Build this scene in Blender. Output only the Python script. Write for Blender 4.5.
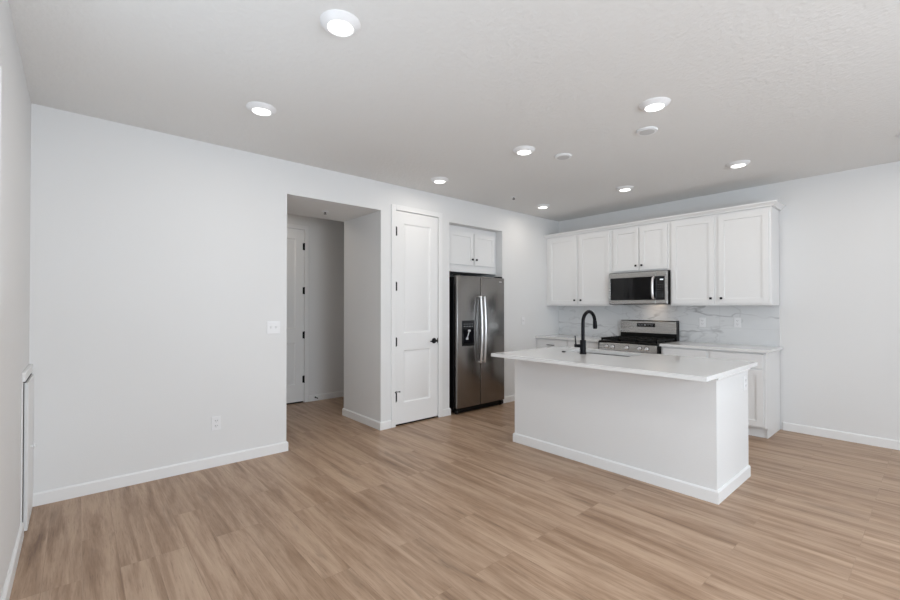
import bpy, bmesh, math, random
from mathutils import Vector, Matrix
random.seed(7)
for o in list(bpy.data.objects): bpy.data.objects.remove(o)
scene = bpy.context.scene
C = scene.collection

# ------------------------------------------------------------------ camera
cam_d = bpy.data.cameras.new('camera')
cam = bpy.data.objects.new('camera', cam_d); C.objects.link(cam)
F_PX = 427.6
cam_d.sensor_fit = 'HORIZONTAL'; cam_d.sensor_width = 36.0
cam_d.lens = F_PX/900*36
cam_d.shift_y = (303.72-300)/900
cam_d.clip_start = 0.05
cam.rotation_mode = 'XYZ'
cam.location = (4.0575, -5.8773, 1.3512)
cam.rotation_euler = (math.radians(90+0.476), 0, math.radians(48.909))
scene.camera = cam

# ------------------------------------------------------------------ world and daylight
w = bpy.data.worlds.new('world'); scene.world = w; w.use_nodes = True
wn = w.node_tree.nodes; wl = w.node_tree.links
bg = wn['Background']
bg.inputs['Color'].default_value = (0.75, 0.88, 1.0, 1); bg.inputs['Strength'].default_value = 1.2

def area(name, loc, rot, sx, sy, power, col):
    l = bpy.data.lights.new(name, 'AREA'); l.shape = 'RECTANGLE'; l.size = sx; l.size_y = sy
    l.energy = power; l.color = col
    o = bpy.data.objects.new(name, l); C.objects.link(o); o.location = loc; o.rotation_euler = rot
    return o
H = 2.74
XE = 6.6          # east wall (outside the frame) with the big windows
YS = -6.12        # south wall, left edge of the picture
WIN = [(-5.60, -3.60), (-3.20, -1.40)]      # window openings in the east wall
WZ = (0.25, 2.35)
DAY = (0.835, 0.92, 1.0)
ADDED_SWIN = [(1.5, 3.5), (4.75, 6.35)]           # unseen south openings either side of the camera, added to brighten ceiling and room
WP = [(88, 28), (14, 22)]                   # per window: light of the sky (level), added light tilted up to brighten the ceiling
for (a, b), (ps, pg) in zip(WIN, WP):
    area('daylight', (XE-0.08-.42*.45, (a+b)/2, (WZ[0]+WZ[1])/2), (0, math.radians(90-22), 0), WZ[1]-WZ[0]-.2, b-a, ps, DAY)
    area('added_ceiling_fill', (XE-0.04, (a+b)/2, (WZ[0]+WZ[1])/2), (0, math.radians(90+50), 0), WZ[1]-WZ[0]-.7, b-a, pg, DAY)  # added lamp, aimed up to brighten the ceiling
for (a, b), (ps, pg) in zip(ADDED_SWIN, [(.2, 16), (.2, 6)]):
    area('daylight', ((a+b)/2, YS+0.03, (WZ[0]+WZ[1])/2), (math.radians(90), 0, 0), b-a, WZ[1]-WZ[0], ps, DAY)  # weak light at the added south openings
    area('added_ceiling_fill', ((a+b)/2, YS+0.04, (WZ[0]+WZ[1])/2), (math.radians(90+55), 0, 0), b-a, WZ[1]-WZ[0]-.7, pg, DAY)  # added upward lamp that lifts the ceiling from the south side
LAMP_W = 2.6
LAMP_COL = (1.0, 0.92, 0.82)

scene.view_settings.view_transform = 'Standard'
scene.view_settings.look = 'None'
scene.view_settings.gamma = 1
scene.view_settings.use_curve_mapping = False
scene.view_settings.exposure = -0.08

# ------------------------------------------------------------------ materials
def new_mat(name):
    m = bpy.data.materials.new(name); m.use_nodes = True
    return m, m.node_tree.nodes, m.node_tree.links, m.node_tree.nodes['Principled BSDF']
def srgb(r, g, b):
    f = lambda c: (c/255/12.92) if c/255 <= 0.04045 else ((c/255+0.055)/1.055)**2.4
    return (f(r), f(g), f(b), 1)
def plain(name, col, rough=0.5, metal=0.0, spec=0.5, bump=0, bscale=200, coat=0, bdist=0.002):
    m, n, l, p = new_mat(name)
    p.inputs['Base Color'].default_value = col
    p.inputs['Roughness'].default_value = rough
    p.inputs['Metallic'].default_value = metal
    p.inputs['Specular IOR Level'].default_value = spec
    p.inputs['Coat Weight'].default_value = coat
    tc = n.new('ShaderNodeTexCoord'); nz = n.new('ShaderNodeTexNoise')
    nz.inputs['Scale'].default_value = bscale; nz.inputs['Detail'].default_value = 3
    l.new(tc.outputs['Object'], nz.inputs['Vector'])
    if bump:
        b = n.new('ShaderNodeBump'); b.inputs['Strength'].default_value = bump; b.inputs['Distance'].default_value = bdist
        l.new(nz.outputs['Fac'], b.inputs['Height']); l.new(b.outputs['Normal'], p.inputs['Normal'])
    else:
        mr = n.new('ShaderNodeMapRange')
        mr.inputs['To Min'].default_value = max(0, rough-0.03); mr.inputs['To Max'].default_value = min(1, rough+0.03)
        l.new(nz.outputs['Fac'], mr.inputs['Value']); l.new(mr.outputs['Result'], p.inputs['Roughness'])
    return m
M = {}
M['wall'] = plain('wall_paint', (0.80, 0.80, 0.80, 1), 0.75, spec=0.3, bump=0.25, bscale=110)
M['ceiling'] = plain('ceiling_paint', (0.80, 0.795, 0.785, 1), 0.9, spec=0.1, bump=0.8, bscale=40, bdist=0.0045)
M['hall_wall'] = M['wall']
M['trim'] = plain('trim_paint', (0.86, 0.86, 0.86, 1), 0.4, spec=0.4)
M['cabinet'] = plain('cabinet_paint', (0.84, 0.84, 0.84, 1), 0.4, spec=0.4)
M['island'] = plain('island_drywall', (0.80, 0.80, 0.80, 1), 0.6, spec=0.3, bump=0.35, bscale=90)
M['plate'] = plain('white_plastic', (0.86, 0.86, 0.87, 1), 0.35)
M['slot'] = plain('socket_slot', (0.12, 0.12, 0.12, 1), 0.6)
M['black'] = plain('matte_black_metal', (0.006, 0.006, 0.008, 1), 0.3, spec=0.12)
M['blackplastic'] = plain('black_plastic', (0.006, 0.006, 0.006, 1), 0.35, spec=0.2)
M['iron'] = plain('cast_iron', (0.008, 0.008, 0.008, 1), 0.5, spec=0.2, bump=0.3, bscale=300)
M['glass_black'] = plain('black_glass', (0.004, 0.004, 0.005, 1), 0.06, spec=0.35)
M['chrome'] = plain('chrome', (0.9, 0.9, 0.91, 1), 0.3, metal=1)
M['gap_shade'] = plain('painted_gap_shade', (0.006, 0.006, 0.008, 1), 0.95, spec=0.05)  # dark colour standing in for shade in slits and hollows
M['brass_dark'] = plain('dark_metal', (0.05, 0.05, 0.05, 1), 0.4, metal=1)
M['grille'] = plain('speaker_grille', (0.62, 0.62, 0.62, 1), 0.6)
M['mark'] = plain('printed_mark', (0.6, 0.62, 0.65, 1), 0.5)

def steel(name, col, rough, axis):
    m, n, l, p = new_mat(name)
    p.inputs['Metallic'].default_value = 1
    tc = n.new('ShaderNodeTexCoord'); mp = n.new('ShaderNodeMapping')
    sc = [220, 220, 220]; sc['xyz'.index(axis)] = 1.5
    mp.inputs['Scale'].default_value = sc
    nz = n.new('ShaderNodeTexNoise'); nz.inputs['Scale'].default_value = 1; nz.inputs['Detail'].default_value = 2
    l.new(tc.outputs['Object'], mp.inputs['Vector']); l.new(mp.outputs['Vector'], nz.inputs['Vector'])
    mr = n.new('ShaderNodeMapRange'); mr.inputs['To Min'].default_value = rough-0.06; mr.inputs['To Max'].default_value = rough+0.08
    l.new(nz.outputs['Fac'], mr.inputs['Value']); l.new(mr.outputs['Result'], p.inputs['Roughness'])
    mx = n.new('ShaderNodeMix'); mx.data_type = 'RGBA'
    mx.inputs['A'].default_value = tuple(c*0.92 for c in col[:3])+(1,); mx.inputs['B'].default_value = tuple(min(1, c*1.08) for c in col[:3])+(1,)
    l.new(nz.outputs['Fac'], mx.inputs['Factor']); l.new(mx.outputs['Result'], p.inputs['Base Color'])
    b = n.new('ShaderNodeBump'); b.inputs['Strength'].default_value = 0.05; b.inputs['Distance'].default_value = 0.001
    l.new(nz.outputs['Fac'], b.inputs['Height']); l.new(b.outputs['Normal'], p.inputs['Normal'])
    return m
M['steel'] = steel('brushed_steel', (0.50, 0.49, 0.475, 1), 0.26, 'x')
M['steel_v'] = steel('sink_steel', (0.25, 0.25, 0.25, 1), 0.3, 'x')
M['fridge'] = steel('fridge_steel', (0.27, 0.262, 0.255, 1), 0.2, 'z')

def wood_floor():
    m, n, l, p = new_mat('oak_plank_floor')
    tc = n.new('ShaderNodeTexCoord')
    br = n.new('ShaderNodeTexBrick'); br.offset = 0.37; br.offset_frequency = 3; br.squash = 1
    br.inputs['Scale'].default_value = 1; br.inputs['Brick Width'].default_value = 1.25; br.inputs['Row Height'].default_value = 0.15
    br.inputs['Mortar Size'].default_value = 0.0011; br.inputs['Mortar Smooth'].default_value = 0.3; br.inputs['Bias'].default_value = 0
    br.inputs['Color1'].default_value = (0, 0, 0, 1); br.inputs['Color2'].default_value = (1, 1, 1, 1); br.inputs['Mortar'].default_value = (0.5, 0.5, 0.5, 1)
    l.new(tc.outputs['Object'], br.inputs['Vector'])
    rnd = n.new('ShaderNodeMath'); rnd.operation = 'MULTIPLY'; rnd.inputs[1].default_value = 37.0
    l.new(br.outputs['Color'], rnd.inputs[0])
    def grain(sx, sy, detail, dist, rough=0.6):
        mp = n.new('ShaderNodeMapping'); mp.inputs['Scale'].default_value = (sx, sy, 1)
        l.new(tc.outputs['Object'], mp.inputs['Vector'])
        z = n.new('ShaderNodeTexNoise'); z.noise_dimensions = '4D'
        z.inputs['Scale'].default_value = 1; z.inputs['Detail'].default_value = detail; z.inputs['Distortion'].default_value = dist
        z.inputs['Roughness'].default_value = rough
        l.new(mp.outputs['Vector'], z.inputs['Vector']); l.new(rnd.outputs[0], z.inputs['W'])
        return z
    g1 = grain(0.9, 13, 5, 0.9, 0.62); g2 = grain(9, 170, 3, 0.4, 0.7); g3 = grain(0.7, 7.0, 2, 0.7); g4 = grain(1.6, 11, 3, 0.8)
    ramp = n.new('ShaderNodeValToRGB'); e = ramp.color_ramp.elements
    e[0].position = 0.32; e[0].color = srgb(118, 90, 69)
    e[1].position = 0.70; e[1].color = srgb(203, 176, 152)
    k = e.new(0.43); k.color = srgb(154, 125, 101)
    k = e.new(0.53); k.color = srgb(180, 152, 128)
    cn = grain(0.45, 4.5, 0, 0.2); cm_ = n.new('ShaderNodeMath'); cm_.operation = 'MULTIPLY'; cm_.inputs[1].default_value = 60.0; l.new(cn.outputs['Fac'], cm_.inputs[0])
    cs = n.new('ShaderNodeMath'); cs.operation = 'SINE'; l.new(cm_.outputs[0], cs.inputs[0])
    a = n.new('ShaderNodeMix'); a.data_type = 'FLOAT'; a.inputs['Factor'].default_value = 0.30
    l.new(g1.outputs['Fac'], a.inputs['A']); l.new(g3.outputs['Fac'], a.inputs['B'])
    b = n.new('ShaderNodeMix'); b.data_type = 'FLOAT'; b.inputs['Factor'].default_value = 0.18
    ca = n.new('ShaderNodeMath'); ca.operation = 'MULTIPLY_ADD'; ca.inputs[1].default_value = 0.014
    l.new(cs.outputs[0], ca.inputs[0]); l.new(a.outputs['Result'], ca.inputs[2])
    l.new(ca.outputs[0], b.inputs['A']); l.new(g2.outputs['Fac'], b.inputs['B'])
    l.new(b.outputs['Result'], ramp.inputs['Fac'])
    # fine dark pores
    pr = n.new('ShaderNodeMapRange'); pr.inputs['From Min'].default_value = 0.25; pr.inputs['From Max'].default_value = 0.42
    pr.inputs['To Min'].default_value = 0.70; pr.inputs['To Max'].default_value = 1.0
    l.new(g2.outputs['Fac'], pr.inputs['Value'])
    # plank tone
    tone = n.new('ShaderNodeMapRange'); tone.inputs['To Min'].default_value = 0.96; tone.inputs['To Max'].default_value = 1.03
    l.new(br.outputs['Color'], tone.inputs['Value'])
    dk = n.new('ShaderNodeMapRange'); dk.interpolation_type = 'SMOOTHSTEP'; dk.inputs['From Min'].default_value = 0.58; dk.inputs['From Max'].default_value = 0.72
    dk.inputs['To Min'].default_value = 1.0; dk.inputs['To Max'].default_value = 0.74; l.new(g4.outputs['Fac'], dk.inputs['Value'])
    m0 = n.new('ShaderNodeMath'); m0.operation = 'MULTIPLY'; l.new(pr.outputs['Result'], m0.inputs[0]); l.new(dk.outputs['Result'], m0.inputs[1])
    m1 = n.new('ShaderNodeMath'); m1.operation = 'MULTIPLY'; l.new(m0.outputs[0], m1.inputs[0]); l.new(tone.outputs['Result'], m1.inputs[1])
    seam = n.new('ShaderNodeMapRange'); seam.inputs['To Min'].default_value = 1.0; seam.inputs['To Max'].default_value = 0.82
    l.new(br.outputs['Fac'], seam.inputs['Value'])
    m2 = n.new('ShaderNodeMath'); m2.operation = 'MULTIPLY'; l.new(m1.outputs[0], m2.inputs[0]); l.new(seam.outputs['Result'], m2.inputs[1])
    vm = n.new('ShaderNodeVectorMath'); vm.operation = 'SCALE'
    l.new(ramp.outputs['Color'], vm.inputs[0]); l.new(m2.outputs[0], vm.inputs['Scale'])
    l.new(vm.outputs['Vector'], p.inputs['Base Color'])
    p.inputs['Roughness'].default_value = 0.40; p.inputs['Specular IOR Level'].default_value = 0.4
    bp = n.new('ShaderNodeBump'); bp.inputs['Strength'].default_value = 0.12; bp.inputs['Distance'].default_value = 0.001
    l.new(g2.outputs['Fac'], bp.inputs['Height']); l.new(bp.outputs['Normal'], p.inputs['Normal'])
    return m
M['floor'] = wood_floor()

def marble():
    m, n, l, p = new_mat('marble_slab_tile')
    tc = n.new('ShaderNodeTexCoord')
    mp = n.new('ShaderNodeMapping'); mp.inputs['Rotation'].default_value = (0, math.radians(28), 0); mp.inputs['Scale'].default_value = (1.0, 1, 2.2)
    l.new(tc.outputs['Object'], mp.inputs['Vector'])
    def vein(scale, width, seed, dist):
        z = n.new('ShaderNodeTexNoise'); z.noise_dimensions = '4D'; z.inputs['W'].default_value = seed
        z.inputs['Scale'].default_value = scale; z.inputs['Detail'].default_value = 4; z.inputs['Distortion'].default_value = dist
        l.new(mp.outputs['Vector'], z.inputs['Vector'])
        s = n.new('ShaderNodeMath'); s.operation = 'SUBTRACT'; s.inputs[1].default_value = 0.5; l.new(z.outputs['Fac'], s.inputs[0])
        a = n.new('ShaderNodeMath'); a.operation = 'ABSOLUTE'; l.new(s.outputs[0], a.inputs[0])
        r = n.new('ShaderNodeMapRange'); r.inputs['From Max'].default_value = width; r.inputs['To Min'].default_value = 1; r.inputs['To Max'].default_value = 0
        l.new(a.outputs[0], r.inputs['Value']); return r
    v1 = vein(0.8, 0.012, 3.1, 0.5); v2 = vein(1.3, 0.012, 8.3, 0.3); cl = vein(0.9, 0.3, 5.0, 0.5)
    mk = n.new('ShaderNodeTexNoise'); mk.inputs['Scale'].default_value = 2.2; l.new(mp.outputs['Vector'], mk.inputs['Vector'])
    mkr = n.new('ShaderNodeMapRange'); mkr.inputs['From Min'].default_value = 0.42; mkr.inputs['From Max'].default_value = 0.62; l.new(mk.outputs['Fac'], mkr.inputs['Value'])
    s2 = n.new('ShaderNodeMath'); s2.operation = 'MULTIPLY'; l.new(v2.outputs['Result'], s2.inputs[0]); s2.inputs[1].default_value = 0.35
    s1 = n.new('ShaderNodeMath'); s1.operation = 'MULTIPLY'; l.new(v1.outputs['Result'], s1.inputs[0]); l.new(mkr.outputs['Result'], s1.inputs[1])
    ad = n.new('ShaderNodeMath'); ad.operation = 'MAXIMUM'; l.new(s1.outputs[0], ad.inputs[0]); l.new(s2.outputs[0], ad.inputs[1])
    c0 = n.new('ShaderNodeMix'); c0.data_type = 'RGBA'; c0.inputs['A'].default_value = (0.80, 0.80, 0.80, 1); c0.inputs['B'].default_value = (0.70, 0.71, 0.72, 1)
    l.new(cl.outputs['Result'], c0.inputs['Factor'])
    c1 = n.new('ShaderNodeMix'); c1.data_type = 'RGBA'; c1.inputs['B'].default_value = (0.42, 0.42, 0.43, 1)
    l.new(ad.outputs[0], c1.inputs['Factor']); l.new(c0.outputs['Result'], c1.inputs['A'])
    br = n.new('ShaderNodeTexBrick'); br.offset = 0; br.inputs['Scale'].default_value = 1
    mp2 = n.new('ShaderNodeMapping'); mp2.inputs['Rotation'].default_value = (math.radians(-90), 0, 0); mp2.inputs['Location'].default_value = (0.13, 0, 0)
    sx = n.new('ShaderNodeSeparateXYZ'); cx = n.new('ShaderNodeCombineXYZ'); l.new(tc.outputs['Object'], sx.inputs[0])
    adx = n.new('ShaderNodeMath'); adx.operation = 'ADD'; adx.inputs[1].default_value = 0.14; l.new(sx.outputs['X'], adx.inputs[0])
    adz = n.new('ShaderNodeMath'); adz.operation = 'ADD'; adz.inputs[1].default_value = -0.20; l.new(sx.outputs['Z'], adz.inputs[0])
    l.new(adx.outputs[0], cx.inputs['X']); l.new(adz.outputs[0], cx.inputs['Y']); l.new(cx.outputs[0], br.inputs['Vector'])
    br.inputs['Brick Width'].default_value = 0.61; br.inputs['Row Height'].default_value = 0.305; br.inputs['Mortar Size'].default_value = 0.0012
    c2 = n.new('ShaderNodeMix'); c2.data_type = 'RGBA'; c2.inputs['B'].default_value = (0.6, 0.6, 0.6, 1)
    l.new(br.outputs['Fac'], c2.inputs['Factor']); l.new(c1.outputs['Result'], c2.inputs['A'])
    l.new(c2.outputs['Result'], p.inputs['Base Color'])
    p.inputs['Roughness'].default_value = 0.18
    return m
M['marble'] = marble()
def quartz():
    m, n, l, p = new_mat('white_quartz')
    tc = n.new('ShaderNodeTexCoord'); z = n.new('ShaderNodeTexNoise'); z.inputs['Scale'].default_value = 60; z.inputs['Detail'].default_value = 6
    l.new(tc.outputs['Object'], z.inputs['Vector'])
    c = n.new('ShaderNodeMix'); c.data_type = 'RGBA'; c.inputs['A'].default_value = (0.775, 0.77, 0.765, 1); c.inputs['B'].default_value = (0.80, 0.80, 0.80, 1)
    l.new(z.outputs['Fac'], c.inputs['Factor']); l.new(c.outputs['Result'], p.inputs['Base Color'])
    p.inputs['Roughness'].default_value = 0.12
    return m
M['quartz'] = quartz()
def emit(name, col, s):
    m, n, l, p = new_mat(name)
    p.inputs['Base Color'].default_value = (0.9, 0.9, 0.9, 1)
    p.inputs['Emission Color'].default_value = col; p.inputs['Emission Strength'].default_value = s
    return m
M['diffuser'] = emit('lit_diffuser', (1, 0.97, 0.93, 1), 4)
M['display'] = emit('lit_display', (0.7, 0.85, 1, 1), 0.5)
def pane_mat():
    m, n, l, p = new_mat('window_glass')
    p.inputs['Transmission Weight'].default_value = 1; p.inputs['Roughness'].default_value = 0
    p.inputs['IOR'].default_value = 1.05
    return m
M['pane'] = pane_mat()

# ------------------------------------------------------------------ mesh helpers
class MB:
    def __init__(s): s.bm = bmesh.new()
    def box(s, x0, x1, y0, y1, z0, z1, bev=0, seg=1):
        x0, x1 = sorted((x0, x1)); y0, y1 = sorted((y0, y1)); z0, z1 = sorted((z0, z1))
        r = bmesh.ops.create_cube(s.bm, size=1)
        for v in r['verts']:
            v.co = Vector((x0+(v.co.x+.5)*(x1-x0), y0+(v.co.y+.5)*(y1-y0), z0+(v.co.z+.5)*(z1-z0)))
        if bev:
            es = {e for v in r['verts'] for e in v.link_edges}
            bmesh.ops.bevel(s.bm, geom=list(es), offset=bev, segments=seg, profile=0.5, affect='EDGES')
        return s
    def lathe(s, prof, c, axis='z', n=32, cap=True):
        # prof: list of (radius, distance along axis)
        ax = {'x': Vector((1, 0, 0)), 'y': Vector((0, 1, 0)), 'z': Vector((0, 0, 1)), '-x': Vector((-1, 0, 0)), '-y': Vector((0, -1, 0)), '-z': Vector((0, 0, -1))}[axis]
        a = Vector((0, 0, 1)) if abs(ax.z) < .5 else Vector((1, 0, 0))
        e1 = ax.cross(a).normalized(); e2 = ax.cross(e1); c = Vector(c); rings = []
        for r, h in prof:
            if r < 1e-6: rings.append([s.bm.verts.new(c+ax*h)])
            else: rings.append([s.bm.verts.new(c+ax*h+(e1*math.cos(t)+e2*math.sin(t))*r) for t in [2*math.pi*i/n for i in range(n)]])
        for A, B in zip(rings, rings[1:]):
            if len(A) == 1 and len(B) == 1: continue
            for i in range(n):
                j = (i+1) % n
                if len(A) == 1: s.bm.faces.new((A[0], B[j], B[i]))
                elif len(B) == 1: s.bm.faces.new((A[i], A[j], B[0]))
                else: s.bm.faces.new((A[i], A[j], B[j], B[i]))
        if cap:
            for R in (rings[0], rings[-1]):
                if len(R) > 2: s.bm.faces.new(R)
        return s
    def cyl(s, c, r, h, axis='z', n=24): return s.lathe([(r, 0), (r, h)], c, axis, n)
    def tube(s, pts, r, n=12):
        pts = [Vector(p) for p in pts]; rs = r if isinstance(r, (list, tuple)) else [r]*len(pts)
        rings = []; prev = None
        for i, p in enumerate(pts):
            t = (pts[min(i+1, len(pts)-1)]-pts[max(i-1, 0)]).normalized()
            if prev is None:
                a = Vector((0, 0, 1)) if abs(t.z) < .9 else Vector((1, 0, 0)); e1 = t.cross(a).normalized()
            else: e1 = (prev-t*prev.dot(t)).normalized()
            prev = e1; e2 = t.cross(e1)
            rings.append([s.bm.verts.new(p+(e1*math.cos(q)+e2*math.sin(q))*rs[i]) for q in [2*math.pi*k/n for k in range(n)]])
        for A, B in zip(rings, rings[1:]):
            for i in range(n): s.bm.faces.new((A[i], A[(i+1) % n], B[(i+1) % n], B[i]))
        s.bm.faces.new(rings[0]); s.bm.faces.new(rings[-1]); return s
    def prism(s, poly, a0, a1, axis):
        # poly in the two other axes (in xyz order), extruded along axis
        def P(u, v, a):
            return {'x': (a, u, v), 'y': (u, a, v), 'z': (u, v, a)}[axis]
        A = [s.bm.verts.new(P(u, v, a0)) for u, v in poly]; B = [s.bm.verts.new(P(u, v, a1)) for u, v in poly]
        n = len(poly); s.bm.faces.new(A); s.bm.faces.new(B)
        for i in range(n): s.bm.faces.new((A[i], A[(i+1) % n], B[(i+1) % n], B[i]))
        return s
    def panel(s, fr, u0, u1, v0, v1, a, b, opens, thick, rings):
        """door leaf: fr maps (u, v, w) to the world, w = 0 the front; openings between u=a..b, rings = (inset, w)"""
        us = [u0, a, b, u1]; vs = [v0]
        for o in opens: vs += list(o)
        vs.append(v1)
        V = {(i, j): s.bm.verts.new(fr(u, v, 0)) for i, u in enumerate(us) for j, v in enumerate(vs)}
        K = {(i, j): s.bm.verts.new(fr(u, v, -thick)) for i, u in enumerate(us) for j, v in enumerate(vs)}
        nu, nv = len(us)-1, len(vs)-1
        for i in range(nu):
            for j in range(nv):
                s.bm.faces.new((K[i, j], K[i+1, j], K[i+1, j+1], K[i, j+1]))
                if i == 1 and j % 2 == 1:
                    prev = [V[i, j], V[i+1, j], V[i+1, j+1], V[i, j+1]]
                    for ins, wv in rings:
                        cur = [s.bm.verts.new(fr(*q, wv)) for q in ((a+ins, vs[j]+ins), (b-ins, vs[j]+ins), (b-ins, vs[j+1]-ins), (a+ins, vs[j+1]-ins))]
                        for k in range(4): s.bm.faces.new((prev[k], prev[(k+1) % 4], cur[(k+1) % 4], cur[k]))
                        prev = cur
                    s.bm.faces.new(prev)
                else: s.bm.faces.new((V[i, j], V[i+1, j], V[i+1, j+1], V[i, j+1]))
        for i in range(nu):
            for j in (0, nv): s.bm.faces.new((V[i, j], V[i+1, j], K[i+1, j], K[i, j]))
        for j in range(nv):
            for i in (0, nu): s.bm.faces.new((V[i, j], V[i, j+1], K[i, j+1], K[i, j]))
        return s
    def build(s, name, mat, parent=None, origin=None):
        bm = s.bm
        bmesh.ops.recalc_face_normals(bm, faces=bm.faces[:])
        for f in bm.faces: f.smooth = True
        for e in bm.edges:
            if len(e.link_faces) != 2 or e.calc_face_angle(3.2) > math.radians(35): e.smooth = False
        if parent is not None: org = root_loc(parent)
        else: org = Vector(origin) if origin is not None else Vector((0, 0, 0))
        bmesh.ops.translate(bm, verts=bm.verts[:], vec=-org)
        me = bpy.data.meshes.new(name); bm.to_mesh(me); bm.free()
        me.materials.append(mat)
        o = bpy.data.objects.new(name, me); C.objects.link(o)
        if parent is not None: o.parent = parent
        else: o.location = org
        return o
def root_loc(o):
    while o.parent: o = o.parent
    return Vector(o.location)
def thing(name, label, cat, loc, group=None):
    o = bpy.data.objects.new(name, None); C.objects.link(o); o.location = loc
    o.empty_display_size = 0.1
    o['label'] = label; o['category'] = cat
    if group: o['group'] = group
    return o
def tag(o, label, cat, group=None):
    o['label'] = label; o['category'] = cat
    if group: o['group'] = group
    return o
def struct(o, label=None):
    o['kind'] = 'structure'
    if label: o['label'] = label; 
    return o
def kids(o): return [c for c in bpy.data.objects if c.parent == o]
def copy_tree(o, parent=None):
    c = o.copy(); C.objects.link(c); c.parent = parent
    for ch in kids(o): copy_tree(ch, c)
    return c
def W_south(y):    # frame for surfaces that face -y (kitchen wall), front plane at y
    return lambda u, v, w: (u, y-w, v)
def W_east(x):     # surfaces that face +x
    return lambda u, v, w: (x+w, u, v)

# ------------------------------------------------------------------ structure
T = 0.12
HZ = 2.425         # top of the hall opening and the fridge niche
HY0, HY1 = -4.385, -3.352
PD0, PD1 = -3.150, -2.545     # pantry door leaf
NY0, NY1 = -2.350, -1.360     # fridge niche
XH = -1.90         # back wall of the hall
NX = -0.80         # back of the niche
m = MB().box(-2.1, XE+T, YS-T, T, -0.1, 0); struct(m.build('floor', M['floor']))
m = MB().box(-T, XE+T, YS-T, T, H, H+0.1); struct(m.build('ceiling', M['ceiling']))
m = MB().box(XH-T, -.865, -5.2, -1.25, H, H+0.1); struct(m.build('ceiling_hall', M['ceiling']))
m = MB().box(-.865, -T, HY0-.10, HY1+.10, HZ, H); struct(m.build('ceiling_passage', M['ceiling']))
# one sheet with its openings cut: grid of cells, front and back faces share their corners
m = MB(); gy = [YS, HY0, HY1, PD0-.012, PD1+.012, NY0, NY1, 0]; gz = [0, HZ, 2.462, H]
solid = lambda i, j: not ((i in (1, 5) and j == 0) or (i == 3 and j <= 1))
V = {(i, j, k): m.bm.verts.new((x, gy[i], gz[j])) for i in range(8) for j in range(4) for k, x in enumerate((-T, 0))}
for i in range(7):
    for j in range(3):
        if not solid(i, j): continue
        for k in (0, 1): m.bm.faces.new([V[i+a_, j+b_, k] for a_, b_ in ((0, 0), (1, 0), (1, 1), (0, 1))])
        for (di, dj), (p_, q_) in {(-1, 0): ((0, 0), (0, 1)), (1, 0): ((1, 0), (1, 1)), (0, -1): ((0, 0), (1, 0)), (0, 1): ((0, 1), (1, 1))}.items():
            ii, jj = i+di, j+dj
            if not (0 <= ii < 7 and 0 <= jj < 3) or not solid(ii, jj):
                m.bm.faces.new((V[i+p_[0], j+p_[1], 0], V[i+q_[0], j+q_[1], 0], V[i+q_[0], j+q_[1], 1], V[i+p_[0], j+p_[1], 1]))
struct(m.build('wall_west', M['wall']))
m = MB().box(-T, XE, 0, T, 0, H); struct(m.build('wall_north', M['wall']))
m = MB(); xs_ = [-T]+[q for a in ADDED_SWIN for q in a]+[XE]
for i in range(0, len(xs_), 2): m.box(xs_[i], xs_[i+1], YS-T, YS, 0, H)
for a, b in ADDED_SWIN: m.box(a, b, YS-T, YS, 0, WZ[0]); m.box(a, b, YS-T, YS, WZ[1], H)
struct(m.build('wall_south', M['wall']))
m = MB(); ys = [YS-T]+[q for a in WIN for q in a]+[T]
for i in range(0, len(ys), 2): m.box(XE, XE+T, ys[i], ys[i+1], 0, H)
for a, b in WIN: m.box(XE, XE+T, a, b, 0, WZ[0]); m.box(XE, XE+T, a, b, WZ[1], H)
struct(m.build('wall_east', M['wall']))
# pantry / hall / niche enclosure
m = MB().box(-0.865, -T, HY1, HY1+0.10, 0, HZ); struct(m.build('wall_passage_north', M['wall']))
m = MB().box(-0.865, -T, HY0-.10, HY0, 0, HZ); struct(m.build('wall_passage_south', M['wall']))
m = MB().box(-0.865, -.765, -5.2, HY0-.10, 0, H); struct(m.build('wall_hall_east', M['wall']))
m = MB().box(-0.865, -0.765, HY1+0.10, -1.26, 0, H); struct(m.build('wall_pantry_back', M['wall']))
m = MB().box(XH-T, XH, -5.2, -4.30, 0, H).box(XH-T, XH, -4.30, -3.43, 2.46, H).box(XH-T, XH, -3.43, -1.25, 0, H); struct(m.build('wall_hall_back', M['wall']))
m = MB().box(XH, -.865, -5.2, -5.1, 0, H); struct(m.build('wall_hall_south', M['wall']))
m = MB().box(XH, -0.865, -1.35, -1.25, 0, H); struct(m.build('wall_hall_north', M['wall']))
m = MB().box(-0.765, -T, NY0-0.10, NY0, 0, HZ+.02); struct(m.build('wall_niche_south', M['wall']))
m = MB().box(-0.765, -T, NY1, NY1+0.10, 0, HZ+.02); struct(m.build('wall_niche_north', M['wall']))
m = MB().box(-0.765, -T, NY0, NY1, HZ, HZ+.1); struct(m.build('ceiling_niche', M['wall']))
# windows of the east wall
for i, (a, b) in enumerate(WIN):
    f = MB()
    for z0, z1 in ((WZ[0], WZ[0]+.06), (WZ[1]-.06, WZ[1])): f.box(XE+.03, XE+.09, a, b, z0, z1)
    for y0 in (a, (a+b)/2-.03, b-.06): f.box(XE+.03, XE+.09, y0, y0+.06, WZ[0]+.06, WZ[1]-.06)
    fo = struct(f.build('window_%d' % (i+1), M['trim']))
    for q0, q1 in ((a+.06, (a+b)/2-.03), ((a+b)/2+.03, b-.06)):
        MB().box(XE+.055, XE+.061, q0, q1, WZ[0]+.06, WZ[1]-.06).build('pane', M['pane'], fo)

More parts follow.
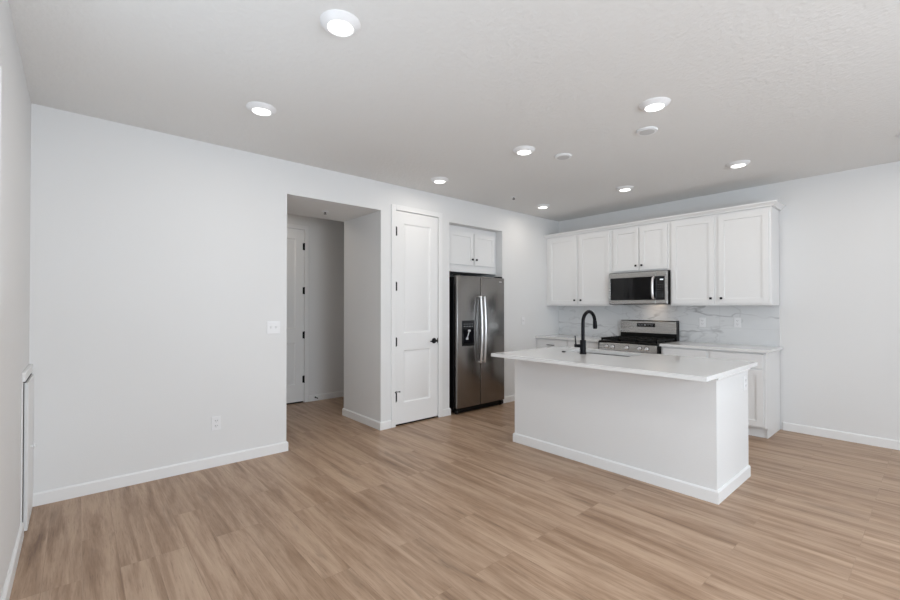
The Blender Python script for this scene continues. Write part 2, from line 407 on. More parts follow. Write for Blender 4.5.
for i, (a, b) in enumerate(ADDED_SWIN):  # frames and panes for the added, unseen south openings
    f = MB()
    for z0, z1 in ((WZ[0], WZ[0]+.06), (WZ[1]-.06, WZ[1])): f.box(a, b, YS-.09, YS-.03, z0, z1)
    for x0 in (a, b-.06): f.box(x0, x0+.06, YS-.09, YS-.03, WZ[0]+.06, WZ[1]-.06)
    fo = struct(f.build('window_%d' % (i+3), M['trim']))
    MB().box(a+.06, b-.06, YS-.065, YS-.059, WZ[0]+.06, WZ[1]-.06).build('pane', M['pane'], fo)
# baseboards
BH, BT = 0.088, 0.014
def base_y(m, x, y0, y1, s=1):     # along y on a wall face at x, sticking out s
    xs = [(x, 0), (x, BH), (x+s*0.006, BH), (x+s*BT, BH-0.010), (x+s*BT, 0)]
    m.prism(xs, y0, y1, 'y')
def base_x(m, y, x0, x1, s=-1):
    m.prism([(y, 0), (y, BH), (y+s*0.006, BH), (y+s*BT, BH-0.010), (y+s*BT, 0)], x0, x1, 'x')
m = MB()
def sweep(m, loop):      # baseboard profile swept along a path with mitred corners
    pf = [(0, 0), (0, BH), (.006, BH), (BT, BH-.010), (BT, 0)]; rr = []
    for (x, y), (dx, dy) in loop: rr.append([m.bm.verts.new((x+dx*o_, y+dy*o_, z)) for o_, z in pf])
    m.bm.faces.new(rr[0]); m.bm.faces.new(rr[-1])
    for P, Q in zip(rr, rr[1:]):
        for i in range(5): m.bm.faces.new((P[i], P[(i+1) % 5], Q[(i+1) % 5], Q[i]))
sweep(m, [((0, YS), (1, 0)), ((0, HY0), (1, 1)), ((-.865, HY0), (-1, 1)), ((-.865, -5.1), (-1, 0))])
sweep(m, [((-0.865, -1.35), (-1, 0)), ((-0.865, HY1), (-1, -1)), ((0, HY1), (1, -1)), ((0, -3.222), (1, 0))])
sweep(m, [((0, -2.473), (1, 0)), ((0, NY0), (1, 1)), ((-.10, NY0), (0, 1))])
sweep(m, [((-.10, NY1), (0, -1)), ((0, NY1), (1, -1)), ((0, -0.60), (1, 0))])
struct(m.build('baseboard_west', M['trim']))
m = MB(); base_x(m, 0, 2.91, XE-BT); struct(m.build('baseboard_north', M['trim']))
m = MB(); base_x(m, YS, 0.50, XE-BT, 1); struct(m.build('baseboard_south', M['trim']))
m = MB(); base_y(m, XE, YS, 0, -1); struct(m.build('baseboard_east', M['trim']))
m = MB(); base_y(m, XH, -3.375, -1.35); base_y(m, XH, -5.1, -4.38)
struct(m.build('baseboard_hall', M['trim']))

# door casings
def casing(name, x, y0, y1, ztop, cw=0.058, ct=0.016):
    m = MB()
    m.box(x, x+ct, y0-cw, y0, 0, ztop+cw, 0.004)
    m.box(x, x+ct, y1, y1+cw, 0, ztop+cw, 0.004)
    m.box(x, x+ct, y0, y1, ztop, ztop+cw, 0.004)
    # jamb lining
    m.box(x-T, x+.002, y0-0.008, y0, 0, ztop); m.box(x-T, x+.002, y1, y1+0.008, 0, ztop); m.box(x-T, x+.002, y0, y1, ztop, ztop+.008)
    return struct(m.build(name, M['trim']))
casing('trim_1', 0, PD0-.012, PD1+.012, 2.456)
casing('trim_2', XH, -4.294, -3.436, 2.456)

def interior_door(name, x, y0, y1, z0, z1, hinge_side, label, knob=True, stop=True):
    fr = W_east(x); st = 0.115
    rings = [(0.014, -0.011), (0.030, -0.011), (0.050, -0.004)]
    d = MB().panel(fr, y0, y1, z0, z1, y0+st, y1-st, [(z0+.235, z0+.835), (z0+1.03, z1-.135)], 0.035, rings).build(name, M['trim'])
    struct(d, label)
    yh = y0 if hinge_side < 0 else y1
    for z in (2.215, 1.588, 0.958, 0.33):
        hg = MB(); hg.cyl((x+0.008, yh+hinge_side*0.002, z-.05), 0.010, 0.10, 'z', 10)
        hg.box(x-.001, x+.004, yh-hinge_side*0.020, yh-hinge_side*0.002, z-.048, z+.048)
        for k in (-.052, 0.048): hg.cyl((x+0.008, yh+hinge_side*0.002, z+k), 0.009, 0.004, 'z', 10)
        hg.build('hinge', M['black'], d)
    if stop:
        s = MB(); s.tube([(x+.008, yh+hinge_side*.004, .392), (x+.035, yh+hinge_side*.022, .394)], .004, 8); s.cyl((x+.033, yh+hinge_side*.022, .394), .007, .008, 'x', 10)
        s.tube([(x+.008, yh, .392), (x+.03, yh-hinge_side*.035, .394)], .004, 8); s.cyl((x+.027, yh-hinge_side*.038, .394), .007, .008, 'x', 10)
        s.cyl((x+.008, yh+hinge_side*.002, .382), .009, .02, 'z', 10)
        s.build('door_stop', M['black'], d)
    if knob:
        yk = (y1-0.062) if hinge_side < 0 else (y0+0.062)
        k = MB(); k.lathe([(.033, 0), (.033, .007), (.029, .011), (.013, .013), (.012, .048), (0, .050)], (x, yk, .945), 'x', 24)
        k.tube([(x+.045, yk+.012, .945), (x+.048, yk-.03, .945), (x+.046, yk-.085, .943)], [.013, .010, .008], 12)
        k.build('door_handle', M['black'], d)
        MB().box(x-.001, x+.004, (y1-.010) if hinge_side < 0 else y0, y1 if hinge_side < 0 else y0+.010, .915, .975).build('latch_plate', M['black'], d)
    return d
interior_door('door_1', -0.002, PD0-.007, PD1+.009, 0.022, 2.452, -1, 'white two panel pantry door with black lever handle and hinges beside the refrigerator niche')
interior_door('door_2', XH-0.002, -4.289, -3.441, 0.020, 2.452, 1, 'white two panel door at the back of the hall, seen through the opening', knob=False, stop=False)
m = MB().box(-T, -.02, PD0, PD1, 0.0, 0.004).box(-T, -.056, PD0, PD1, 0.0, 0.02); struct(m.build('under_door_shade_1', M['gap_shade']))  # shade under the pantry door, put in as dark strips
m = MB().box(XH-T, XH-.014, -4.282, -3.448, 0.0, 0.016); struct(m.build('under_door_shade_2', M['gap_shade']))  # dark strip painted for the shade below the hall door

# low access door on the south wall, in the left corner
m = MB(); Y = YS
m.box(0.460, 0.512, Y, Y+.004, 0, 0.955, 0.001); m.box(0.002, 0.512, Y, Y+.016, 0.912, 0.955, 0.002); m.box(0.0, 0.520, Y, Y+.020, 0.952, 0.968, 0.003)
struct(m.build('trim_5', M['trim']))
m = MB().box(0.428, 0.459, Y+.0005, Y+.004, 0.03, 0.911).box(0.008, 0.43, Y+.0005, Y+.012, 0.897, 0.911); struct(m.build('leaf_edge_shade', M['gap_shade']))  # dark strips drawn as the shade between leaf and frame
d3 = MB().box(0.006, 0.430, Y+.005, Y+.024, 0.004, 0.896, 0.002).build('door_3', M['trim']); struct(d3, 'low white access door in the left corner of the room')
MB().lathe([(.006, 0), (.006, .012), (.011, .016), (.011, .022), (0, .025)], (0.22, Y+.023, 0.46), 'y', 16).build('knob', M['plate'], d3)

# ------------------------------------------------------------------ backsplash
m = MB().box(0.002, 2.885, -0.010, -0.0005, 0.86, 1.40); tag(m.build('backsplash', M['marble'], origin=(0, 0, .9)), 'white marble look backsplash with thin grey veins above the back counter', 'backsplash')
m = MB().box(2.885, 2.893, -0.013, -0.0005, 0.917, 1.372); struct(m.build('trim_7', M['trim']))

# ------------------------------------------------------------------ cabinets
def knob(parent, c, axis):
    m = MB(); d = {'-y': (0, 0), 'x': (0, 0)}
    m.lathe([(.006, 0), (.006, .014)], c, axis, 12)
    x, y, z = c; s = .0125
    if axis == '-y': m.box(x-s, x+s, y-.026, y-.013, z-s, z+s, .0025)
    else: m.box(x+.013, x+.026, y-s, y+s, z-s, z+s, .0025)
    return m.build('knob', M['black'], parent)
def pull(parent, x, y, z, L=0.128):
    m = MB(); m.box(x-L/2, x+L/2, y-.032, y-.023, z-.005, z+.005, .002)
    for s in (-1, 1): m.box(x+s*(L/2-.012)-.004, x+s*(L/2-.012)+.004, y-.024, y, z-.004, z+.004)
    return m.build('bar_pull', M['black'], parent)
SH = [(0.0015, -0.011)]
def shaker_N(parent, name, x0, x1, z0, z1, y, st=0.058, t=0.019):
    return MB().panel(W_south(y), x0, x1, z0, z1, x0+st, x1-st, [(z0+st, z1-st)], t, SH).build(name, M['cabinet'], parent)
def shaker_E(parent, name, y0, y1, z0, z1, x, st=0.058, t=0.019):
    return MB().panel(W_east(x), y0, y1, z0, z1, y0+st, y1-st, [(z0+st, z1-st)], t, SH).build(name, M['cabinet'], parent)
UY = -0.325      # face frame of the wall cabinets
UD = -0.345      # door fronts
def carcass(m, x0, x1, z0, z1, yf, yb=-0.0115): m.box(x0, x1, yf, yb, z0, z1, 0.001)
ZT, ZB = 2.425, 1.372
up = [('white wall cabinet with two doors in the left corner of the kitchen', 0.0, 1.094, ZB, [(0.052, 0.548, 1), (0.588, 1.062, -1)], 'wall_cabinet'),
      ('short white wall cabinet with two doors directly above the microwave', 1.094, 1.856, 1.815, [(1.118, 1.466, 1), (1.480, 1.826, -1)], 'wall_cabinet'),
      ('white wall cabinet with two doors right of the microwave at the end of the run', 1.856, 2.885, ZB, [(1.876, 2.345, 1), (2.388, 2.862, -1)], 'wall_cabinet')]
for lab, x0, x1, zb, doors, nm in up:
    t = thing(nm, lab, 'cabinet', ((x0+x1)/2, 0, zb), 'white cabinets on the kitchen wall')
    m = MB(); carcass(m, x0+.0005, x1-.0005, zb, ZT, UY); m.build('body', M['cabinet'], t)
    for a, b, sd in doors:
        z0 = zb+0.022; d = shaker_N(t, 'door', a, b, z0, 2.395, UD)
        kx = b-.032 if sd > 0 else a+.032
        knob(d, (kx, UD, z0+.06), '-y')
cm = MB()   # crown moulding: runs along the front and returns at the right end
prof = [(-0.326, 2.4255), (-0.350, 2.4255), (-0.352, 2.437), (-0.385, 2.462), (-0.385, 2.474), (-0.326, 2.474)]
A = [cm.bm.verts.new((0.001, y, z)) for y, z in prof]
B = [cm.bm.verts.new((2.885+(-y-0.325), y, z)) for y, z in prof]
D = [cm.bm.verts.new((2.885+(-y-0.325), -0.001, z)) for y, z in prof]
cm.bm.faces.new(A); cm.bm.faces.new(D)
for P, Q in ((A, B), (B, D)):
    for i in range(6): cm.bm.faces.new((P[i], P[(i+1) % 6], Q[(i+1) % 6], Q[i]))
tag(cm.build('crown_moulding', M['cabinet'], origin=(1.4, -.3, 2.4255)), 'white crown moulding running along the top of the kitchen wall cabinets', 'moulding')

# cabinet above the refrigerator
t = thing('wall_cabinet', 'small white two door cabinet recessed above the refrigerator', 'cabinet', (-0.45, -1.855, 1.82))
FX = -0.125
MB().box(-0.70, FX, NY0+.001, NY1-.001, 1.82, HZ-.002, .001).build('body', M['cabinet'], t)
for a, b, sd in ((-2.262, -1.822, 1), (-1.806, -1.395, -1)):
    d = shaker_E(t, 'door', a, b, 1.918, 2.352, FX+.02); knob(d, (FX+.02, b-.03 if sd > 0 else a+.03, 1.995), 'x')

# base cabinets
BY = -0.575; BD = -0.595
def base_cab(lab, x0, x1, units, ends):
    t = thing('base_cabinet', lab, 'cabinet', ((x0+x1)/2, -.3, 0), 'white base cabinets on the kitchen wall')
    MB().box(x0, x1, BY, -.0115, .105, .884, .001).build('body', M['cabinet'], t)
    MB().box(x0, x1-.0, BY+.065, -.02, 0, .105).build('toe_kick', M['cabinet'], t)
    if ends:
        MB().prism([(BY-.004, .884), (BY-.004, .105), (BY+.055, .105), (BY+.055, 0), (-.0115, 0), (-.0115, .884)], x1, x1+.012, 'x').build('end_panel', M['cabinet'], t)
    for a, b, sd in units:
        dr = MB().box(a, b, BD, BD+.019, .722, .868, .0015).build('drawer_front', M['cabinet'], t)
        if not ends and sd > 0: pull(dr, (a+b)/2-.02, BD, .795)
        d = shaker_N(t, 'door', a, b, .125, .706, BD)
base_cab('white base cabinet between the corner and the left side of the range', 0.001, 1.072, [(0.048, 0.545, 1), (0.570, 1.058, -1)], False)
base_cab('white base cabinet with drawers from the range to the end of the run', 1.846, 2.873, [(1.868, 2.345, 1), (2.380, 2.862, -1)], True)
CF = -0.622
def slab(x0, x1, lab):
    tag(MB().box(x0, x1, CF, -.0115, .8855, .9145, .0006).build('countertop', M['quartz'], origin=((x0+x1)/2, -.3, .885)), lab, 'countertop', 'white countertops on the kitchen wall')
slab(0.001, 1.073, 'white quartz countertop left of the range in the kitchen corner')
slab(1.845, 2.915, 'white quartz countertop right of the range below the two outlets')

# ------------------------------------------------------------------ microwave
X0, X1 = 1.086, 1.852
t = thing('microwave', 'stainless over the range microwave with black glass door and vertical handle', 'microwave', ((X0+X1)/2, -.2, 1.39))
MB().box(X0, X1, -.385, -.0115, 1.388, 1.813, .002).build('body', M['blackplastic'], t)
d = MB()
d.box(X0, 1.712, -.412, -.386, 1.738, 1.806, .004); d.box(X0, 1.712, -.412, -.386, 1.394, 1.446, .004)
d.box(X0, 1.106, -.412, -.386, 1.440, 1.744, .002)
d = d.build('door', M['steel'], t)
MB().box(1.104, 1.712, -.409, -.388, 1.446, 1.738, .002).build('door_window', M['glass_black'], d)
MB().tube([(1.690, -.412, 1.458), (1.690, -.440, 1.470), (1.690, -.452, 1.52), (1.690, -.457, 1.592), (1.690, -.452, 1.665), (1.690, -.440, 1.715), (1.690, -.412, 1.727)], 0.0155, 14).build('handle', M['chrome'], d)
cp = MB(); cp.box(1.715, X1, -.412, -.386, 1.738, 1.806, .004); cp.box(1.715, X1, -.412, -.386, 1.394, 1.446, .004); cp.box(1.822, X1, -.412, -.386, 1.440, 1.744, .002)
cp = cp.build('control_frame', M['steel'], t)
MB().box(1.715, 1.825, -.410, -.388, 1.446, 1.738, .002).build('control_panel', M['glass_black'], cp)
MB().box(1.765, 1.805, -.4115, -.410, 1.690, 1.706).build('display', M['display'], cp)
for r in range(6):
    for c in range(3):
        if r < 6: MB().box(1.735+c*.029, 1.750+c*.029, -.4108, -.410, 1.482+r*.030, 1.486+r*.030).build('button', M['slot'], cp)
MB().box(1.50, 1.62, -.30, -.20, 1.3865, 1.3885).build('cooktop_light', M['plate'], t)
ll = bpy.data.lights.new('cooktop_lamp', 'AREA'); ll.shape = 'RECTANGLE'; ll.size = .12; ll.size_y = .08; ll.energy = .3; ll.color = (1, .80, .62)
lo = bpy.data.objects.new('cooktop_lamp', ll); C.objects.link(lo); lo.location = (1.55, -.16, 1.380); lo.rotation_euler = (math.radians(25), 0, 0)

# ------------------------------------------------------------------ range
RX0, RX1 = 1.077, 1.841
t = thing('gas_range', 'stainless gas range with black grates, five knobs and a control backguard', 'range', ((RX0+RX1)/2, -.35, 0))
MB().box(RX0+.002, RX1-.002, -.625, -.012, .03, .895, .002).build('body', M['blackplastic'], t)
m = MB(); m.prism([(-.62, .795), (-.668, .800), (-.660, .885), (-.645, .900), (-.60, .900), (-.60, .795)], RX0+.006, RX1-.006, 'x')
cpn = m.build('control_panel', M['steel'], t)
for xx in (RX0, RX1-.006): MB().box(xx, xx+.006, -.672, -.60, .792, .905, .001).build('side_cap', M['blackplastic'], cpn)
for x in (1.190, 1.275, 1.462, 1.625, 1.712):
    m = MB(); m.lathe([(.024, 0), (.024, .006), (.019, .008), (.017, .028), (.015, .031), (0, .032)], (x, -.664, .842), '-y', 20); m.box(x-.003, x+.003, -.700, -.694, .832, .858)
    kb = m.build('knob', M['chrome'], cpn); MB().lathe([(.029, 0), (.029, .003), (0, .0035)], (x, -.6625, .842), '-y', 20).build('knob_ring', M['blackplastic'], kb)
od = MB().box(RX0+.006, RX1-.006, -.655, -.626, .20, .785, .004).build('oven_door', M['steel'], t)
MB().box(RX0+.10, RX1-.10, -.6575, -.654, .33, .62, .002).build('oven_window', M['glass_black'], od)
m = MB().tube([(RX0+.05, -.70, .735), (RX1-.05, -.70, .735)], .012, 14)
for x in (RX0+.08, RX1-.08): m.cyl((x, -.655, .735), .009, .045, '-y', 12)
m.build('handle', M['steel'], od)
MB().box(RX0+.006, RX1-.006, -.652, -.626, .04, .19, .004).build('storage_drawer', M['steel'], t)
MB().box(RX0+.001, RX1-.001, -.66, -.085, .896, .916, .005).build('cooktop', M['blackplastic'], t)
for x0, x1 in ((RX0+.02, RX0+.262), (RX0+.268, RX1-.268), (RX1-.262, RX1-.02)):
    g = MB()
    for y in (-.635, -.11): g.box(x0, x1, y, y+.013, .926, .952, .002)
    for x in (x0, x1-.013): g.box(x, x+.013, -.635, -.098, .926, .952, .002)
    xm = (x0+x1)/2
    g.box(xm-.006, xm+.006, -.635, -.098, .928, .954, .002)
    for y in (-.50, -.37, -.24): g.box(x0, x1, y-.006, y+.006, .928, .954, .002)
    for x in (x0+.006, x1-.012):
        for y in (-.629, -.11, -.37): g.box(x-.006, x+.008, y, y+.012, .9165, .930)
    g.build('grate', M['iron'], t)
for x, y, r in ((RX0+.14, -.50, .05), (RX0+.14, -.24, .04), ((RX0+RX1)/2, -.37, .05), (RX1-.14, -.50, .05), (RX1-.14, -.24, .035)):
    MB().lathe([(r, 0), (r, .008), (r*.75, .010), (r*.75, .017), (0, .018)], (x, y, .9165), 'z', 24).build('burner', M['iron'], t)
bgd = MB().prism([(-.085, 1.005), (-.075, 1.160), (-.060, 1.175), (-.013, 1.175), (-.013, 1.005)], RX0+.004, RX1-.010, 'x').build('backguard', M['steel'], t)
MB().box(RX0+.004, RX1-.010, -.080, -.013, .917, 1.0045, .001).build('backguard_vent', M['blackplastic'], t)
MB().box(RX1-.010, RX1, -.088, -.013, .917, 1.177, .002).build('backguard_end_cap', M['blackplastic'], bgd)
dsp = MB().prism([(-.0845, 1.085), (-.0812, 1.137), (-.070, 1.137), (-.074, 1.085)], 1.318, 1.560, 'x').build('display', M['glass_black'], bgd)
m = MB()
for i in range(4): m.box(1.332+i*.019, 1.344+i*.019, -.0836, -.083, 1.098, 1.101); m.box(1.332+i*.019, 1.344+i*.019, -.0826, -.082, 1.118, 1.121)
for i in range(5): m.box(1.450+i*.019, 1.462+i*.019, -.0836, -.083, 1.098, 1.101); m.box(1.450+i*.019, 1.462+i*.019, -.0826, -.082, 1.116, 1.119)
m.box(1.415, 1.440, -.0833, -.0825, 1.108, 1.116)
m.build('display_marks', M['mark'], dsp)

# ------------------------------------------------------------------ refrigerator
t = thing('refrigerator', 'dark stainless side by side refrigerator with ice dispenser in the wall niche', 'refrigerator', (-.33, -1.85, 0))
FY0, FYM, FY1 = -2.290, -1.872, -1.408
MB().box(-.70, .010, FY0+.004, FY1-.004, .045, 1.742, .004).build('body', M['blackplastic'], t)
def fdoor(y0, y1):
    return MB().box(.016, .082, y0, y1, .075, 1.752, .010, 3).build('door', M['fridge'], t)
ld = fdoor(FY0, FYM-.004); rd = fdoor(FYM+.004, FY1)
for d, y in ((ld, -1.906), (rd, -1.838)):
    pts = []; 
    for i in range(13):
        q = i/12; z = .635+q*(1.490-.635); pts.append((.118+.024*math.sin(math.pi*q), y, z))
    pts = [(.080, y, .640)]+pts+[(.080, y, 1.485)]
    MB().tube(pts, [.013]+[.0145]*13+[.013], 14).build('handle', M['chrome'], d)
MB().box(.0825, .0865, -2.208, -1.995, .858, 1.182, .003).build('dispenser', M['glass_black'], ld)
m = MB(); m.box(.0865, .0885, -2.190, -2.013, .885, 1.055, .001)
m.build('dispenser_recess_shade', M['gap_shade'], ld)  # flat dark plate, painted shade of the dispenser hollow
m = MB(); m.box(.0885, .104, -2.115, -2.075, 1.040, 1.065, .004); m.tube([(.095, -2.095, 1.045), (.097, -2.115, 1.00), (.096, -2.13, .965)], .006, 10); m.box(.0885, .104, -2.150, -2.115, .938, .965, .004)
m.build('dispenser_lever', M['mark'], ld)
m = MB(); m.box(.0885, .100, -2.185, -2.02, .872, .888, .002)
m.build('drip_tray', M['blackplastic'], ld)
for i in range(4):
    MB().box(.0865, .0872, -2.180+i*.047, -2.160+i*.047, 1.105, 1.110).build('button_mark', M['mark'], ld)
    MB().box(.0865, .0872, -2.180+i*.047, -2.165+i*.047, 1.135, 1.139).build('button_mark', M['mark'], ld)
MB().box(.0822, .0838, -1.515, -1.465, 1.693, 1.702, .0005).build('badge', M['chrome'], rd)
m = MB().box(-.02, .050, FY0+.05, FY1-.05, .012, .068, .003)
for i in range(3): m.box(.050, .053, FY0+.09, FY1-.09, .022+i*.014, .028+i*.014)
m.build('base_grille', M['blackplastic'], t)
for y0 in (FY0+.005, FY1-.060):
    m = MB().box(-.02, .072, y0, y0+.055, .018, .066, .006); m.cyl((.03, y0+.012, .018), .018, .032, 'y', 16); m.build('foot', M['brass_dark'], t)
for y0 in (FY0+.02, FY1-.09):
    MB().box(-.03, .06, y0, y0+.07, 1.7525, 1.772, .004).build('hinge_cover', M['blackplastic'], t)

# ------------------------------------------------------------------ island
IX0, IX1, IY0, IY1 = 1.233, 3.038, -2.549, -1.810
t = thing('kitchen_island', 'white kitchen island with drywall front and baseboard below a quartz top', 'island', ((IX0+IX1)/2, -2.18, 0))
m = MB(); m.prism([(IX0, IY0), (IX1, IY0), (IX1, IY1), (IX1-.1, IY1), (IX1-.1, IY0+.115), (IX0+.1, IY0+.115), (IX0+.1, IY1), (IX0, IY1)], 0, .884, 'z')
m.build('body', M['island'], t)
m = MB(); m.box(IX0+.1, IX1-.1, IY0+.115, IY1-.02, .105, .64, .001); m.box(IX0+.1, IX1-.1, IY0+.115, IY1-.09, 0, .105)
m.box(IX0+.1, 1.50, IY0+.115, IY1-.02, .64, .884); m.box(2.30, IX1-.1, IY0+.115, IY1-.02, .64, .884); m.box(1.50, 2.30, IY1-.04, IY1-.02, .64, .884)
m.build('cabinet_box', M['cabinet'], t)
fr = lambda u, v, w: (u, IY1-.0+w, v)
for a, b in ((1.36, 1.49), (1.52, 1.90), (1.91, 2.29), (2.31, 2.92)):
    MB().panel(fr, a, b, .125, .865, a+.04, b-.04, [(.185, .805)], .018, SH).build('door', M['cabinet'], t)
m = MB()
def mitre(loop):      # baseboard profile swept round three sides
    pf = [(0, 0), (0, BH), (.006, BH), (BT, BH-.010), (BT, 0)]; rr = []
    for (x, y), (dx, dy) in loop: rr.append([m.bm.verts.new((x+dx*o_, y+dy*o_, z)) for o_, z in pf])
    m.bm.faces.new(rr[0]); m.bm.faces.new(rr[-1])
    for P, Q in zip(rr, rr[1:]):
        for i in range(5): m.bm.faces.new((P[i], P[(i+1) % 5], Q[(i+1) % 5], Q[i]))
mitre([((IX0, IY1), (-1, 0)), ((IX0, IY0), (-1, -1)), ((IX1, IY0), (1, -1)), ((IX1, IY1), (1, 0))])
m.build('baseboard', M['trim'], t)
m = MB(); m.box(IX1, IX1+.014, IY0, IY1+.012, .846, .8845, .004).box(IX1-.01, IX1, IY1, IY1+.012, .846, .8845)
m.build('top_trim', M['trim'], t)
# countertop with the sink cut-out
TX0, TX1, TY0, TY1 = 1.250, 3.095, -2.912, -1.785
SX0, SX1, SY0, SY1 = 1.560, 2.245, -2.215, -1.900
m = MB(); bm = m.bm
def ring(x0, x1, y0, y1, z): return [bm.verts.new(q+(z,)) for q in ((x0, y0), (x1, y0), (x1, y1), (x0, y1))]
Zt, Zb, e = .9150, .8850, .0006
O1 = ring(TX0+e, TX1-e, TY0+e, TY1-e, Zt); O2 = ring(TX0, TX1, TY0, TY1, Zt-e); O3 = ring(TX0, TX1, TY0, TY1, Zb+e); O4 = ring(TX0+e, TX1-e, TY0+e, TY1-e, Zb)
I1 = ring(SX0, SX1, SY0, SY1, Zt); I2 = ring(SX0, SX1, SY0, SY1, Zb)
for P, Q in ((O1, O2), (O2, O3), (O3, O4), (I1, O1), (I2, I1), (O4, I2)):
    for i in range(4): bm.faces.new((P[i], P[(i+1) % 4], Q[(i+1) % 4], Q[i]))
tag(m.build('countertop', M['quartz'], origin=(2.1, -2.3, .885)), 'long white quartz island top with overhang and sink cut-out', 'countertop')
# sink
m = MB(); bm = m.bm
def rg(g, z): return ring(SX0-g, SX1+g, SY0-g, SY1+g, z)
a = rg(.020, .8845); b = rg(-.002+.004, .8845); c = rg(-.003, .70); d_ = rg(-.02, .675)
for P, Q in ((a, b), (b, c), (c, d_)):
    for i in range(4): bm.faces.new((P[i], P[(i+1) % 4], Q[(i+1) % 4], Q[i]))
bm.faces.new(d_)
o2 = [rg(.020, .8825), rg(.004, .8825), rg(-.001, .70), rg(-.018, .672)]
for P, Q in zip(o2, o2[1:]):
    for i in range(4): bm.faces.new((P[i], P[(i+1) % 4], Q[(i+1) % 4], Q[i]))
bm.faces.new(o2[-1])
for i in range(4): bm.faces.new((a[i], a[(i+1) % 4], o2[0][(i+1) % 4], o2[0][i]))
sk = m.build('sink', M['steel_v'], origin=(1.9, -2.06, .672)); tag(sk, 'undermount stainless sink set into the island top', 'sink')
MB().lathe([(.045, 0), (.045, .003), (.03, .004), (0, .002)], (1.9, -2.06, .6752), 'z', 24).build('drain', M['chrome'], sk)
# faucet
fx, fy = 1.862, -2.315
t = thing('faucet', 'matte black gooseneck faucet with side lever on the island', 'faucet', (fx, fy, .9152))
MB().lathe([(.032, 0), (.032, .006), (.027, .010), (.027, .125), (.024, .130), (.0185, .132)], (fx, fy, .9152), 'z', 28).build('body', M['black'], t)
pts = [(fx, fy, 1.045), (fx, fy, 1.12), (fx, fy, 1.20)]
R = .105
for i in range(1, 14):
    a = math.pi*i/13*0.97; pts.append((fx+.10*0*i, fy+R-R*math.cos(a), 1.205+R*math.sin(a)))
MB().tube(pts, .0165, 16).build('spout', M['black'], t)
px_, py_, pz_ = pts[-1]
MB().tube([(px_, py_, pz_+.004), (px_, py_+.002, pz_-.02), (px_, py_+.004, pz_-.050), (px_, py_+.006, pz_-.070)], [.0185, .0195, .021, .0185], 16).build('spray_head', M['black'], t)
m = MB().tube([(fx-.02, fy-.012, .990), (fx-.068, fy-.036, .990)], .015, 14)
m.tube([(fx-.055, fy-.031, .995), (fx-.058, fy-.033, 1.04), (fx-.062, fy-.034, 1.085)], [.0075, .006, .0055], 10)
m.build('lever', M['black'], t)
tag(MB().lathe([(.019, 0), (.019, .005), (.015, .009), (0, .010)], (1.645, -2.305, .9152), 'z', 24).build('disposal_button', M['black'], origin=(1.645, -2.305, .9152)), 'small round black button on the island top left of the faucet', 'button')

# ------------------------------------------------------------------ plates
def plate_thing(lab, cat, name, fr, u, v, kind, w=.072, h=.117, group='white wall plates'):
    base = fr(u, v, 0)
    t = thing(name, lab, cat, base, group)
    def bx(mb, u0, u1, v0, v1, w0, w1, bev=0):
        p, q = fr(u0, v0, w0), fr(u1, v1, w1); mb.box(p[0], q[0], p[1], q[1], p[2], q[2], bev)
    m = MB(); bx(m, u-w/2, u+w/2, v-h/2, v+h/2, .0006, .007, .002); m.build('cover_plate', M['plate'], t)
    if kind == 'outlet':
        for s in (-1, 1):
            m = MB(); bx(m, u-.017, u+.017, v+s*.021-.0145, v+s*.021+.0145, .007, .0095, .003); r = m.build('receptacle', M['plate'], t)
            m = MB()
            for k in (-1, 1): bx(m, u+k*.007-.0015, u+k*.007+.0015, v+s*.021-.003, v+s*.021+.008, .0094, .0102)
            bx(m, u-.002, u+.002, v+s*.021-.011, v+s*.021-.007, .0094, .0102); m.build('slots', M['slot'], r)
    else:
        n = kind
        for i in range(n):
            uu = u+(i-(n-1)/2)*.046
            m = MB(); bx(m, uu-.005, uu+.005, v-.011, v+.011, .007, .009); bx(m, uu-.004, uu+.004, v-.002, v+.010, .008, .018, .001); m.build('toggle', M['plate'], t)
            m = MB(); bx(m, uu-.0065, uu-.005, v-.013, v+.013, .007, .0078); bx(m, uu+.005, uu+.0065, v-.013, v+.013, .007, .0078); m.build('slot', M['mark'], t)
    return t
WE = W_east(0); WN = W_south(-0.010); IE = W_east(IX1)
plate_thing('white double toggle light switch on the wall left of the hall opening', 'light switch', 'light_switch', WE, -4.507, 1.165, 2, w=.118)
plate_thing('white duplex outlet low on the wall left of the hall opening', 'outlet', 'wall_outlet', WE, -4.981, .365, 'outlet')
plate_thing('white light switch on the wall between the refrigerator and the corner', 'light switch', 'light_switch', WE, -.905, 1.15, 1)
plate_thing('white outlet on the marble backsplash nearer the range', 'outlet', 'wall_outlet', WN, 2.113, 1.165, 'outlet')
plate_thing('white outlet on the marble backsplash nearer the cabinet end', 'outlet', 'wall_outlet', WN, 2.487, 1.172, 'outlet')
plate_thing('white outlet high on the right end of the island', 'outlet', 'wall_outlet', IE, -1.905, .755, 'outlet')

# ------------------------------------------------------------------ ceiling fittings
def ceiling_light(x, y, lab, z=H, group='round ceiling lights'):
    t = thing('ceiling_light', lab, 'ceiling light', (x, y, z), group)
    MB().lathe([(.097, 0), (.097, .004), (.090, .010), (.068, .026), (.064, .028), (.059, .024), (.059, .010)], (x, y, z-.0005), '-z', 40, cap=False).build('trim_ring', M['plate'], t)
    MB().lathe([(.0585, .012), (.0585, .024), (0, .0265)], (x, y, z-.0005), '-z', 32).build('diffuser', M['diffuser'], t)
    l = bpy.data.lights.new('ceiling_lamp', 'AREA'); l.shape = 'DISK'; l.size = .125; l.energy = LAMP_W*(1.25 if x < -1 else 1); l.color = LAMP_COL if x > -1 else (1.0, .88, .74)
    o = bpy.data.objects.new('ceiling_lamp', l); C.objects.link(o); o.location = (0, 0, -.031); o.parent = t
    return t
LX = [0.49, 1.655, 2.785, 3.93]
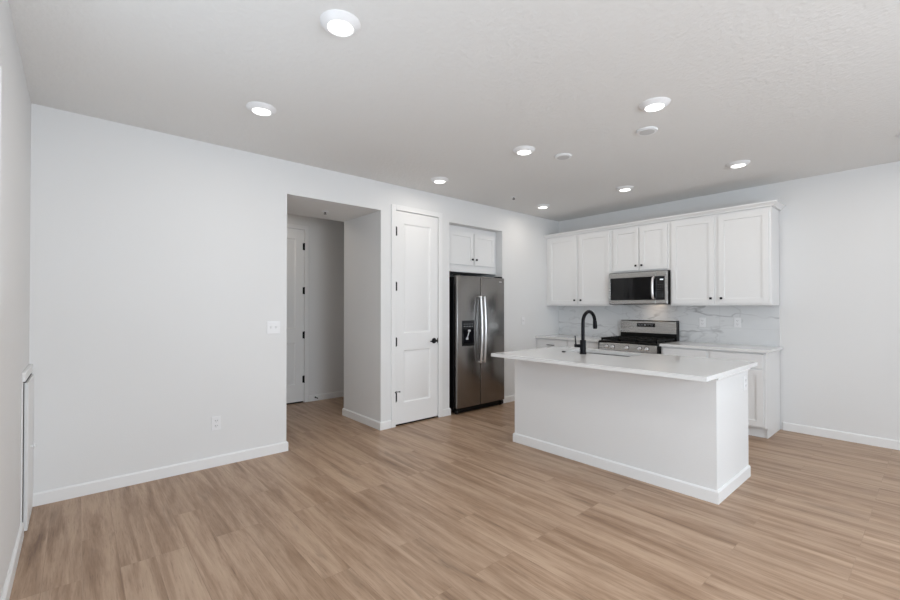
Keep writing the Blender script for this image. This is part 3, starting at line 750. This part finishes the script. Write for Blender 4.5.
R1 = ['round ceiling light nearest the corner above the kitchen wall cabinets', 'round ceiling light in the back row above the range', 'round ceiling light in the back row above the right wall cabinets', 'round ceiling light in the back row beyond the right edge']
R2 = ['round ceiling light in front of the pantry door and refrigerator', 'round ceiling light above the left part of the island', 'round ceiling light above the right end of the island', 'round ceiling light cut by the top right corner of the picture']
for i, x in enumerate(LX):
    ceiling_light(x, -1.08, R1[i]) if i < 3 else None
    ceiling_light(x, -2.915, R2[i]) if i < 3 else None
ceiling_light(0.955, -4.915, 'round ceiling light near the blank left wall')
ceiling_light(2.140, -4.915, 'largest round ceiling light, nearest the camera at the top left')
# fittings outside the frame that also light the room
for x, y in ((3.93, -0.90), (3.965, -3.285), (3.32, -4.915), (5.6, -4.6)):
    ceiling_light(x, y, 'round ceiling light beyond the right edge of the picture')
ceiling_light(-1.38, -4.15, 'round ceiling light in the hall behind the left wall', z=H, group='hall ceiling lights')
for x, y, lab in ((2.552, -2.512, 'round white ceiling cover between the two lights above the island end'), (1.790, -2.520, 'round white ceiling cover right of the light above the left part of the island')):
    t = thing('ceiling_speaker', lab, 'ceiling speaker', (x, y, H), 'round white ceiling covers')
    MB().lathe([(.078, 0), (.078, .006), (.072, .013), (.058, .014)], (x, y, H-.0005), '-z', 40).build('housing', M['plate'], t)
    MB().lathe([(.055, 0), (.055, .003), (0, .004)], (x, y, H-.0135), '-z', 32).build('grille', M['grille'], t)
def sprinkler(x, y, z, lab):
    t = thing('sprinkler_head', lab, 'sprinkler', (x, y, z), 'ceiling sprinkler heads')
    MB().lathe([(.038, 0), (.036, .004), (.020, .010), (.012, .010)], (x, y, z-.0005), '-z', 28).build('escutcheon', M['plate'], t)
    m = MB(); m.cyl((x, y, z-.006), .010, .010, '-z', 14); m.tube([(x-.010, y, z-.014), (x-.010, y, z-.026), (x, y, z-.030)], .003, 8); m.tube([(x+.010, y, z-.014), (x+.010, y, z-.026), (x, y, z-.030)], .003, 8); m.cyl((x, y, z-.029), .016, .003, '-z', 18)
    m.build('head', M['brass_dark'], t)
sprinkler(.536, -1.742, H, 'small sprinkler head on the ceiling between refrigerator and kitchen corner')
sprinkler(-.462, -3.79, HZ, 'small chrome sprinkler head under the hall opening ceiling')
# door stop on the hall baseboard
t = thing('door_stop', 'small black door stop on the baseboard at the back of the hall', 'door stop', (XH+BT, -3.275, .05))
MB().lathe([(.012, 0), (.012, .004), (.005, .006), (.005, .055), (.009, .057), (.009, .070), (0, .072)], (XH+BT+.0005, -3.275, .05), 'x', 14).build('spring', M['black'], t)
